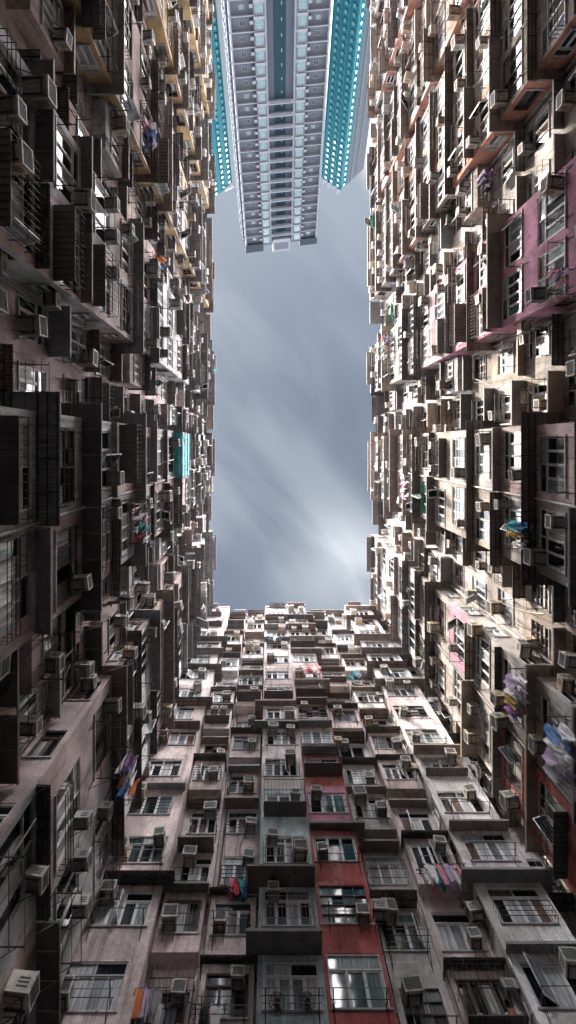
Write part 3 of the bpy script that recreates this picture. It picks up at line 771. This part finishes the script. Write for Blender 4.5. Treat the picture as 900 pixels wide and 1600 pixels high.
LAU = [
 (LW, 218, 815, .95, 'red white teal white pink black white grey lilac white'.split(), 'beside the third bay on the middle left', 'at middle left of the photo', 2.1, .75),
 (LW, 246, 425, .95, 'lilac pink black white navy orange pink grey white'.split(), 'under the yellow bays on the left', 'below the yellow bays', 2.1, .7),
 (LW, 196, 1200, .9, 'blue orange white navy white purple'.split(), 'in the lower left of the photo', 'at lower left near the corner', 1.8, .65),
 (LW, 232, 215, .8, 'navy lilac blue pink white'.split(), 'among the yellow bays high on the left', 'among the yellow bays', 1.7, .6),
 (FW, 374, 1385, .75, 'blue navy teal purple red pink'.split(), 'on the pink column left of the blue strip', 'left of the blue strip', 1.3, .5),
 (FW, 225, 1560, .75, 'white grey lilac pink orange'.split(), 'at the bottom left of the far facade', 'at the bottom left', 1.6, .6),
 (FW, 328, 1585, .7, 'orange white black'.split(), 'at the very bottom left of the blue strip', 'at the bottom edge', 1.0, .5),
 (FW, 690, 1365, .9, 'white pink lilac teal pink white navy'.split(), 'on the grey column by the rightmost bay', 'beside the rightmost bay', 2.0, .65),
 (FW, 487, 1046, .7, 'pink pink white red pink'.split(), 'high on the red strip', 'high on the red strip', 1.9, .5),
 (FW, 556, 1054, .7, 'navy black grey navy teal'.split(), 'high on the far facade, right of the red strip', 'high right of the red strip', 1.7, .6),
 (FW, 430, 998, .6, 'navy black white navy'.split(), 'near the top of the blue strip', 'near the top of the blue strip', 1.6, .5),
 (RW, 806, 1080, 1.0, 'white lilac white grey mustard purple white'.split(), 'on the right facade below the open windows', 'below the open right windows', 2.1, .7),
 (RW, 872, 1165, 1.1, 'white blue white white lilac grey white'.split(), 'at the photo\'s lower right edge', 'at the lower right edge', 2.3, .8),
 (RW, 758, 292, .9, 'purple lilac navy black'.split(), 'above the magenta bay', 'above the magenta bay', 1.5, .65),
 (RW, 808, 832, .9, 'blue teal mustard white'.split(), 'in the middle of the right facade', 'in the middle right', 1.5, .6),
 (RW, 602, 545, .8, 'blue red white orange teal white red navy'.split(), 'high on the right facade by the sky', 'by the sky on the right', 2.6, .7),
 (RW, 634, 760, .8, 'black white pink black white lilac grey white'.split(), 'high in the middle of the right facade', 'high in the middle right', 2.4, .75),
 (RW, 672, 100, .8, 'white pink grey lilac white'.split(), 'near the orange walls at the upper right', 'near the orange walls', 2.2, .7),
 (RW, 870, 440, .9, 'lilac pink'.split(), 'under the magenta bay at the right edge', 'under the magenta bay', 1.0, .5),
]
for l in LAU: laundry(l[0], l[1], l[2], l[3], l[4], (l[5], l[6]), l[7], min(.66, l[8]))

# ------------------------------------------------------------------ single things
def at(W, px, py, d):
    t, z = onwall(W, px, py, d); return t, z
# cyan sheet-clad balcony enclosure on the left block
mb = MB(); t, z = at(LW, 284, 676, 6.3)
mb.box((0, -.0, 0), (3.3, .62, 3.4), 'cyan_sheet')
for i in range(8): mb.box((.2+i*.42, .62, .02), (.24+i*.42, .64, 3.38), 'cyan_sheet')
mb.box((-.05, -.0, 3.4), (3.35, .68, 3.44), 'awning_grey')
for i in range(5): mb.tube([(.05+.8*i, .65, -.1), (.05+.8*i, .65, 3.1)], .022, 'steel_dark', 4)
for zz in (0, 1.0, 2.0, 3.0): mb.tube([(-.05, .65, zz), (3.35, .65, zz)], .022, 'steel_dark', 4)
mb.tube([(0, .65, 0), (.8, .65, 1.0)], .02, 'steel_dark', 4)
p = LW.pt(t, 6.9, z)
tag(ob('balcony_screen', mb, None, flip(LW, 6.898, z) @ Matrix.Translation((t, 0, 0))), 'bright cyan sheet screen caged in dark steel on the left facade beside the sky', 'balcony screen')
# white outdoor condenser with a round fan on the left
def condenser(M, label):
    r = empty('condenser'); r.matrix_basis = M; tag(r, label, 'condenser unit')
    a = MB(); a.box((-.42, 0, 0), (.42, .32, .62), 'rim'); ob('casing', a, r)
    f = MB(); f.tube([(0, .3, .31), (0, .335, .31)], .25, 'grille_dark', 20)
    for i in range(6): 
        aa = i*math.pi/3; f.tube([(0, .34, .31), (.25*math.cos(aa), .34, .31+.25*math.sin(aa))], .012, 'rim', 4)
    f.tube([(.25*math.cos(2*math.pi*i/20), .34, .31+.25*math.sin(2*math.pi*i/20)) for i in range(21)], .013, 'rim', 4); ob('fan_guard', f, r)
    b = MB(); b.box((-.38, -.05, -.04), (-.33, .34, 0), 'steel_dark'); b.box((.33, -.05, -.04), (.38, .34, 0), 'steel_dark'); ob('bracket', b, r)
t, z = at(LW, 14, 630, 7.9); condenser(LW.frame(t, 8.1, z-.3), 'white condenser with round fan at the left edge between two dark bays')
t, z = at(RW, 812, 622, 13.3); condenser(RW.frame(t, 13.5, z-.3), 'white condenser with round fan on the white recess wall at the right')
# two round fan cages outside the lowest blue-strip windows
for px, l in ((433, 'left'), (480, 'right')):
    t, z = at(FW, px, 1563, 19.0); mb = MB(); M = FW.frame(t, 19.3, z)
    for q in range(3): rr_ = .26-.07*q; mb.tube([(rr_*math.cos(2*math.pi*i/18), .28+.02*q, rr_*math.sin(2*math.pi*i/18)) for i in range(19)], .014, 'rust_steel', 4)
    for i in range(9): aa = 2*math.pi*i/9; mb.tube([(0, .34, 0), (.26*math.cos(aa), .28, .26*math.sin(aa)), (.24*math.cos(aa), .05, .24*math.sin(aa))], .01, 'rust_steel', 4)
    mb.tube([(0, -.0, 0), (0, .3, 0)], .1, 'steel_dark', 10)
    tag(ob('exhaust_fan', mb, None, M), 'rusty round exhaust fan, %s one of two outside the lowest blue-strip window' % l, 'exhaust fan', 'round fans below the blue strip')
# potted plants
def plant(W, px, py, d, h, label, seed):
    rr = random.Random(seed); t, z = at(W, px, py, d)
    dw = [s[2] for s in W.segs if s[0] <= t <= s[1]][0]
    r = empty('potted_plant'); r.matrix_basis = W.frame(t, dw, z); tag(r, label, 'plant', 'potted plants outside windows')
    a = MB(); a.tube([(0, .3, -.25), (0, .3, -.02)], .13, 'terracotta', 10); a.box((-.25, 0, -.29), (.25, .5, -.255), 'steel_dark'); ob('pot', a, r)
    f = MB()
    for i in range(240):
        aa = rr.uniform(0, 6.28); ra = rr.uniform(.05, .42)*h; zz = rr.uniform(0, h); c = Vector((ra*math.cos(aa), .35+ra*.8*math.sin(aa)*(1), zz)); c.y = max(.04, c.y)
        u = Vector((rr.uniform(-1, 1), rr.uniform(-1, 1), rr.uniform(-1, 1))).normalized(); v = u.cross(Vector((rr.uniform(-1, 1), rr.uniform(-1, 1), .3))).normalized(); s = rr.uniform(.04, .09)
        f.face([c-u*s, c+v*s*.5, c+u*s, c-v*s*.5], 'leaf')
    for i in range(8): aa = rr.uniform(0, 6.28); f.tube([(0, .3, -.05), (.15*math.cos(aa), .3+.12*math.sin(aa), h*.5), (.3*h*math.cos(aa), max(.06, .3+.3*h*math.sin(aa)), h*.9)], .01, 'leaf', 4)
    ob('foliage', f, r)
plant(RW, 762, 476, 11.8, .9, 'dark leafy plant in a pot outside the magenta bay window', 1)
plant(RW, 664, 1025, 11.8, .9, 'bushy plant on a shelf high in the far right corner', 2)
plant(FW, 400, 1388, 19.9, .5, 'small dark plant sprouting beside the blue strip\'s peeling wall', 3)
plant(RW, 640, 925, 11.8, .7, 'pale leafy plant outside a sunlit window of the right facade', 4)
# green sheets on the right
def sheet(W, px, py, d, w, h, m, label, nme='tarpaulin'):
    t, z = at(W, px, py, d-.3); dw = [s[2] for s in W.segs if s[0] <= t <= s[1]][0]; mb = MB(); n = 8
    for i in range(n):
        for j in range(4):
            P = lambda i, j: (-w/2+w*i/n, .05+.55*(j/4)+.03*math.sin(i*1.7+j), h*(1-j/4)+.04*math.cos(i*2.3+j))
            mb.face([P(i, j), P(i+1, j), P(i+1, j+1), P(i, j+1)], m)
            mb.face([tuple(Vector(q)+Vector((0, .012, .012))) for q in (P(i, j), P(i+1, j), P(i+1, j+1), P(i, j+1))], m)
    for x in (-w/2, w/2): mb.tube([(x, 0, 0), (x, .62, 0), (x, .03, h)], .012, 'steel_dark', 4)
    tag(ob(nme, mb, None, W.frame(t, dw, z)), label, 'tarpaulin', 'coloured tarpaulins')
sheet(RW, 587, 342, 12.2, 1.6, .9, 'green_sheet', 'green tarpaulin under a window near the sky, right of the tower')
sheet(RW, 596, 484, 12.2, 1.6, .9, 'green_sheet', 'green tarpaulin beside the sky halfway up the photo\'s right')
sheet(RW, 664, 778, 12.2, 2.4, .8, 'green_sheet', 'long green tarpaulin across a window of the middle right facade')
sheet(LW, 334, 576, 6.9, .7, .4, 'green_sheet', 'small green tarpaulin poking into the sky from the left roof')
sheet(LW, 264, 648, 8.3, 1.6, .9, 'cyan_sheet', 'turquoise tarpaulin in the left recess above the cyan screen')

# ------------------------------------------------------------------ roof edges: a light slab with overhang on every block
for W in (LW, RW, FW):
    zt = W.zf(W.nf)+.75; rr = random.Random(W.name+'roof')
    for si, s in enumerate(W.segs):
        mb = MB(); o_ = rr.uniform(.1, .3); mb.box((s[0]+.02, -.3, 0), (s[1]-.02, o_, .18), 'dirty_grey')
        if True:
            x = s[0]+rr.uniform(.1, .6); 
            awning(mb, x, x+rr.uniform(1.5, s[1]-s[0]-.7) if s[1]-s[0] > 2.6 else s[1]-.1, 0, rr.uniform(.5, .7) if s[3] == 'bay' else rr.uniform(1.2, 1.6) if W is not FW else .8, rr.choice(('awning_grey', 'awning_brown')), rr.random() < .4)
        ob('roof_edge', mb, W.root, W.inv @ flip(W, s[2], zt+.002))

# ------------------------------------------------------------------ towers beyond
D = ray(443, 1170)      # the way the towers rise
def roof_pt(o, px, py): r = ray(px, py); return r*(o.dot(D)/r.dot(D))
o1 = ray(440, 378)*164
TL, TR_ = roof_pt(o1, 384, 384), roof_pt(o1, 495, 371)
E = (TR_-TL); WT = E.length; E.normalize(); NT = E.cross(D)
if NT.dot(o1) > 0: NT = -NT          # toward the camera
print('tower width', WT, 'E.D', E.dot(D), 'z', o1.z)
tw = empty('residential_tower', (TL+TR_)/2 - D*170 - NT*8); tag(tw, 'tall pale grey tower with gridded balconies hanging into the top of the view', 'tower')
def TM(A, ex, nx): # frame: x along face, y out, z up the tower
    return Matrix(((ex.x, nx.x, D.x, A.x), (ex.y, nx.y, D.y, A.y), (ex.z, nx.z, D.z, A.z), (0, 0, 0, 1)))
tinv = tw.matrix_basis.inverted()
tinv = Matrix.Translation(-Vector(tw.location))
A = TM(TL, E, NT)
FH = 2.8; NF = 36; DEP = 13.0
w = WT
# columns across: balcony L | window bay L | gap | centre recess | window bay R | gap | balcony R
cL0, cL1, cc0, cc1, cR0, cR1 = .0, .245*w, .50*w-.135*w, .50*w+.135*w, .76*w, w
def tower_wall():
    b = MB(); z0 = -NF*FH
    b.box((0, -DEP, -185), (w, -1.05, 0), 'tower_grey')
    return b
ob('wall', tower_wall(), tw, tinv @ A)
b = MB()
for x in (0, cL1-.18, cc0-.5, cc1+.1, cR0-.18, w-.45):
    b.box((x, -1.3, -185), (x+.45, .05, .0), 'tower_white')
ob('pilaster', b, tw, tinv @ A)
b = MB(); b.box((cc0+.05, -1.6, -185), (cc0+1.6, -.9, -.0), 'tower_blue_grey'); b.box((cc1-1.8, -1.6, -185), (cc1+.1, -.9, 0), 'tower_blue_grey')
b.box((cc0+1.6, -1.6, -185), (cc1-1.8, -.98, -1), 'tower_navy'); ob('lift_shaft', b, tw, tinv @ A)
b = MB(); b.box((-.1, -1.4, 0), (cL1, .1, 2.6), 'pale_blue_wall'); b.box((cc0+.3, -1.5, -1.0), (cc1-.3, .2, 3.4), 'tower_white'); b.box((cR0, -1.4, 0), (w+.1, .1, 2.2), 'pale_blue_wall')
b.box((1, -DEP+1, 0), (w-1, -1.5, 1.5), 'tower_grey'); b.box((cc0+.9, .2, .2), (cc1-.9, .23, 2.6), 'tower_grey'); ob('parapet', b, tw, tinv @ A)
def twin(w_, h_, rows, nb, m='tower_pane'):
    f = MB(); t = .1
    f.box((-w_/2, 0, 0), (w_/2, .1, h_), 'tower_white')
    for i in range(nb):
        for j in range(rows):
            x0 = -w_/2+t+(w_-t)*i/nb; z0 = t+(h_-t)*j/rows
            f.box((x0, .05, z0), (x0+(w_-t)/nb-t, .112, z0+(h_-t)/rows-t), m)
    return f
W_big = twin(1.9, 1.75, 2, 2); W_sm = twin(1.3, .95, 1, 2, 'tower_pane_dark'); W_sm2 = twin(1.2, .9, 1, 2)
mbig, msm, msm2 = W_big.mesh('window'), W_sm.mesh('window'), W_sm2.mesh('window')
nwin = 0
slabs = MB(); rest = MB()
for k in range(NF):
    z = -FH*(k+1)
    slabs.box((.0, -1.25, z-.06), (cc0, .08, z+.14), 'tower_white'); slabs.box((cc1, -1.25, z-.06), (w, .08, z+.14), 'tower_white')
    # projecting bay boxes that hold the big windows, with the small ledge for a cooler at the side
    for s_, cx in ((1, (cL1+cc0)/2-.35), (-1, (cc1+cR0)/2+.35)):
        slabs.box((cx-1.25, -1.25, z+.16), (cx+1.25, .45, z+.7), 'tower_white'); slabs.box((cx-1.25, -1.25, z+2.45), (cx+1.25, .45, z+2.68), 'tower_grey')
        slabs.box((cx-1.25, -1.2, z+.7), (cx-1.0, .4, z+2.45), 'tower_grey'); slabs.box((cx+1.0, -1.2, z+.7), (cx+1.25, .4, z+2.45), 'tower_grey')
        slabs.box((cx-1.0, -1.2, z+.7), (cx+1.0, .25, z+2.45), 'tower_grey')
        slabs.box((cx-s_*1.3-.45*(1 if s_ > 0 else -1)-.4, -1.2, z+.9), (cx-s_*1.3-.45*(1 if s_ > 0 else -1)+.4, .25, z+1.5), 'tower_white')
        M = tinv @ A @ Matrix.Translation((cx, .28, z+.7))
        if nwin < 96 and k < 24: ob('window', mbig, tw, M); nwin += 1
        else: rest.add(W_big, A @ Matrix.Translation((cx, .28, z+.7)))
    for cx in (cL1/2+.2, (cR0+cR1)/2):
        r_ = R.random(); M = A @ Matrix.Translation((cx, -1.05, z+1.0))
        if nwin < 96 and k < 24: ob('window', msm if r_ < .6 else msm2, tw, tinv @ M); nwin += 1
        else: rest.add(W_sm if r_ < .6 else W_sm2, M)
    if k < 14: 
        slabs.box((cc0, -1.2, z-.05), (cc1, .15, z+.75), 'tower_white')
        slabs.box((cc0+.3, .15, z+.05), (cc1-.3, .2, z+.5), 'tower_grey')
    if k < 5: rest.box((cc0+1.2, -1.2, z+.9), (cc1-1.2, -1.0, z+2.3), 'tower_pane', A)
    else: rest.tube([A @ Vector(((cc0+cc1)/2+.4, -1.15, z+1)), A @ Vector(((cc0+cc1)/2+.4, -1.15, z+1.6))], .22, 'tower_white', 6)
    # side faces
    for x0, sg in ((0, -1), (w, 1)):
        for yy in (-3.2, -7.0, -10.6):
            Ms = A @ Matrix(((0, sg, 0, x0+sg*.5), (-sg, 0, 0, yy), (0, 0, 1, z+.8), (0, 0, 0, 1)))
            rest.add(W_sm2, Ms)
            slabs.box((x0-.55 if sg < 0 else x0, yy-1.2, z+.1), (x0 if sg < 0 else x0+.55, yy+1.2, z+.8), 'tower_grey')
            slabs.box((x0-.5 if sg < 0 else x0, yy-1.0, z+.8), (x0 if sg < 0 else x0+.49, yy+1.0, z+2.6), 'tower_blue_grey')
        slabs.box((x0-.12 if sg < 0 else x0, -DEP, z-.1), (x0 if sg < 0 else x0+.12, -.0, z+.12), 'tower_blue_grey')
ob('balcony_slab', slabs, tw, tinv @ A)
tag(ob('window', rest, tw, tinv), kind='stuff')

def side_tower(label, dist, anchor, poly, mats, nm, fh=2.8, nf=60, seed=1):
    rr = random.Random(seed); o = ray(*anchor)*dist; P = [roof_pt(o, *q) for q in poly]
    cen = sum(P, Vector())/len(P)
    root = empty(nm, cen-D*(dist*.95)); tag(root, label, 'tower'); inv = Matrix.Translation(-root.location)
    b = MB(); H_ = 230
    # close the plan behind with two far corners
    for i in range(len(P)):
        a, c = P[i], P[(i+1) % len(P)]
        b.face([a-D*H_, c-D*H_, c, a], mats[i % len(mats)])
    b.face(P, 'teal_light'); ob('wall', b, root, inv)
    return root, inv, P, o, rr
def face_windows(root, inv, A_, B_, out_ref, nf, xs, big, small, fh=2.9, band=None, ledge='teal_dark'):
    e = (B_-A_); L_ = e.length; e.normalize(); n = e.cross(D)
    if n.dot(A_) > 0: n = -n
    M = TM(A_, e, n); wb = twin(1.7, 1.3, 1, 2); wb.m = ['teal_light' if q == 'tower_white' else q for q in wb.m]; fix = MB(); cnt = 0; me = wb.mesh('window'); rest = MB()
    for k in range(nf):
        z = -fh*(k+1)
        for x in xs:
            MM = M @ Matrix.Translation((x*L_, .02, z+.9))
            if cnt < 60: ob('window', me, root, inv @ MM); cnt += 1
            else: rest.add(wb, MM)
            fix.box((x*L_-1.0, 0, z+.3), (x*L_+1.0, .25, z+.5), ledge); fix.box((x*L_+1.2, 0, z+.9), (x*L_+1.8, .4, z+1.3), ledge)
        if band: fix.box((0, 0, z-.08), (L_, .12, z+.08), band)
    for x in (0, .33, .66, 1): fix.box((x*L_-.12, 0, -nf*fh), (x*L_+.12, .3, 0), 'teal_light')
    ob('ledge', fix, root, inv @ M)
    if rest.v: tag(ob('window', rest, root, inv), kind='stuff')
# right-hand teal tower (nearest corner toward the lens)
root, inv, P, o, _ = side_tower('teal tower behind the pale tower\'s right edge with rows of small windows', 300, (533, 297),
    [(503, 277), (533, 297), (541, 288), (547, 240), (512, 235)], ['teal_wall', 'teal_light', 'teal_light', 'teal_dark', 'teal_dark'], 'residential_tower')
face_windows(root, inv, P[0], P[1], None, 44, (.2, .5, .82), 1, 1)
face_windows(root, inv, P[1], P[2], None, 44, (.5,), 1, 1)
b = MB(); 
for q in range(4): a_ = P[0]*(1-(q+.5)/4)+P[1]*(q+.5)/4; b.tube([a_, a_+D*(2+q % 2)], 1.0, 'tower_white', 6)
ob('roof_plant', b, root, inv)
root, inv, P, o, _ = side_tower('plain pale blue-grey tower side at the right, behind the teal tower', 330, (541, 289),
    [(539, 291), (568, 264), (572, 230), (540, 235)], ['pale_blue_wall'], 'residential_tower', seed=3)
b = MB()
for q in (.3, .6): a_ = P[0]*(1-q)+P[1]*q; b.tube([a_-D*200, a_], .35, 'tower_white', 6)
ob('drain_pipe', b, root, inv)
# left-hand teal tower
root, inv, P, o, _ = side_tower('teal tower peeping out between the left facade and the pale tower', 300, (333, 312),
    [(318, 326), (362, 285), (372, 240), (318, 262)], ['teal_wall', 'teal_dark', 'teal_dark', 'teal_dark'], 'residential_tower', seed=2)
face_windows(root, inv, P[0], P[1], None, 44, (.2, .45, .7, .92), 1, 1)
b = MB(); b.tube([P[1]-(P[1]-P[0])*.3, P[1]+(D*2)], 1.3, 'tower_white', 6); ob('roof_plant', b, root, inv)

# ------------------------------------------------------------------ ground
g = MB(); S = 2500; g.face([(-S, -S, GROUND), (S, -S, GROUND), (S, S, GROUND), (-S, S, GROUND)], 'asphalt')
tag(ob('ground', g), kind='structure')
g = MB(); g.box((-6.5, -60, GROUND+.004), (11.8, 19, GROUND+.12), 'concrete_floor'); tag(ob('courtyard_pavement', g), kind='structure')

# ------------------------------------------------------------------ sky and sun
SUN = Vector((0.50, 0.27, -0.82)).normalized()       # the way the sunlight travels
ld = bpy.data.lights.new('sun', 'SUN'); ld.energy = 1.15; ld.angle = math.radians(2.5); ld.color = (1.0, .87, .72)
lo = bpy.data.objects.new('sun', ld); col.objects.link(lo); lo.rotation_euler = SUN.to_track_quat('-Z', 'Y').to_euler(); lo.location = (-40, -25, 90)
w_ = bpy.data.worlds.new('World'); sc.world = w_; w_.use_nodes = True
ns, ln = w_.node_tree.nodes, w_.node_tree.links; ns.clear()
out = ns.new('ShaderNodeOutputWorld'); bg = ns.new('ShaderNodeBackground'); ln.new(bg.outputs[0], out.inputs[0])
sky = ns.new('ShaderNodeTexSky'); sky.sky_type = 'NISHITA'; sky.sun_disc = False
sky.sun_elevation = math.asin(-SUN.z); sky.sun_rotation = math.atan2(-SUN.x, -SUN.y)
STR = .10; bg.inputs['Strength'].default_value = STR
tc = ns.new('ShaderNodeTexCoord'); sep = ns.new('ShaderNodeSeparateXYZ'); ln.new(tc.outputs['Generated'], sep.inputs[0])
def mth(op, a, b=None, c=None):
    n = ns.new('ShaderNodeMath'); n.operation = op
    for i, v in enumerate((a, b, c)):
        if v is None: continue
        if isinstance(v, (int, float)): n.inputs[i].default_value = v
        else: ln.new(v, n.inputs[i])
    return n.outputs[0]
zz = mth('MAXIMUM', sep.outputs['Z'], .06); u = mth('DIVIDE', sep.outputs['X'], zz); v = mth('DIVIDE', sep.outputs['Y'], zz)
# streaks drift from upper left to lower right of the view
ua = mth('ADD', mth('MULTIPLY', u, .62), mth('MULTIPLY', v, .78)); va = mth('SUBTRACT', mth('MULTIPLY', u, .78), mth('MULTIPLY', v, .62))
cmb = ns.new('ShaderNodeCombineXYZ'); ln.new(mth('MULTIPLY', ua, 1.5), cmb.inputs[0]); ln.new(mth('MULTIPLY', va, 4.0), cmb.inputs[1])
nz = N(ns, 'ShaderNodeTexNoise', Scale=1.35, Detail=4.0, Roughness=.45, Distortion=.3); cmb.inputs[2].default_value = 7.9; ln.new(cmb.outputs[0], nz.inputs['Vector'])
f1 = ramp(ns, ln, nz.outputs['Fac'], .37, .64)
K = 1/STR
dark = (.0215*K, .0252*K, .0295*K); lite = (.040*K, .0445*K, .0485*K)
cl = mixc(ns, ln, f1, dark, lite)
# brighter toward the tower side, and one bright bank low over the far facade
gN = ramp(ns, ln, v, .0, -.62)
cl = mixc(ns, ln, mth('MULTIPLY', gN, .7), cl, (.046*K, .051*K, .056*K))
du = mth('SUBTRACT', u, .135); dv = mth('SUBTRACT', v, .295); dd = mth('ADD', mth('MULTIPLY', mth('MULTIPLY', du, du), 75), mth('MULTIPLY', mth('MULTIPLY', dv, dv), 80))
bank = mth('MULTIPLY', mth('POWER', 2.718, mth('MULTIPLY', dd, -1)), mth('ADD', mth('MULTIPLY', f1, .7), .35))
cl = mixc(ns, ln, bank, cl, (.13*K, .134*K, .136*K))
# away from the zenith the unseen sky is boosted, as added fill light
e1 = mth('DIVIDE', u, .32); e2 = mth('DIVIDE', mth('ADD', v, .05), .62)
el = ramp(ns, ln, mth('ADD', mth('MULTIPLY', e1, e1), mth('MULTIPLY', e2, e2)), 1.05, 4.5)
sideb = ramp(ns, ln, v, .45, -.15); low = ramp(ns, ln, sep.outputs['Z'], .34, .58)
bright = mixc(ns, ln, mth('MULTIPLY', sideb, low), (.42*K, .44*K, .48*K), (4.0*K, 3.8*K, 3.9*K))
cl = mixc(ns, ln, el, cl, bright)
sk = mixc(ns, ln, .05, cl, sky.outputs[0])
ln.new(sk, bg.inputs['Color'])
sc.view_settings.view_transform = 'Standard'; sc.view_settings.look = 'None'; sc.view_settings.exposure = 3.1; sc.view_settings.gamma = 1
sc.render.engine = 'CYCLES'; sc.cycles.max_bounces = 7; sc.cycles.diffuse_bounces = 5; sc.cycles.use_denoising = True
print('objects', len(bpy.data.objects), 'ac', N_AC, 'of', len(AC), 'awn', [len(W.awn) for W in (LW, RW, FW)], 'win', [len(W.wins) for W in (LW, RW, FW)])
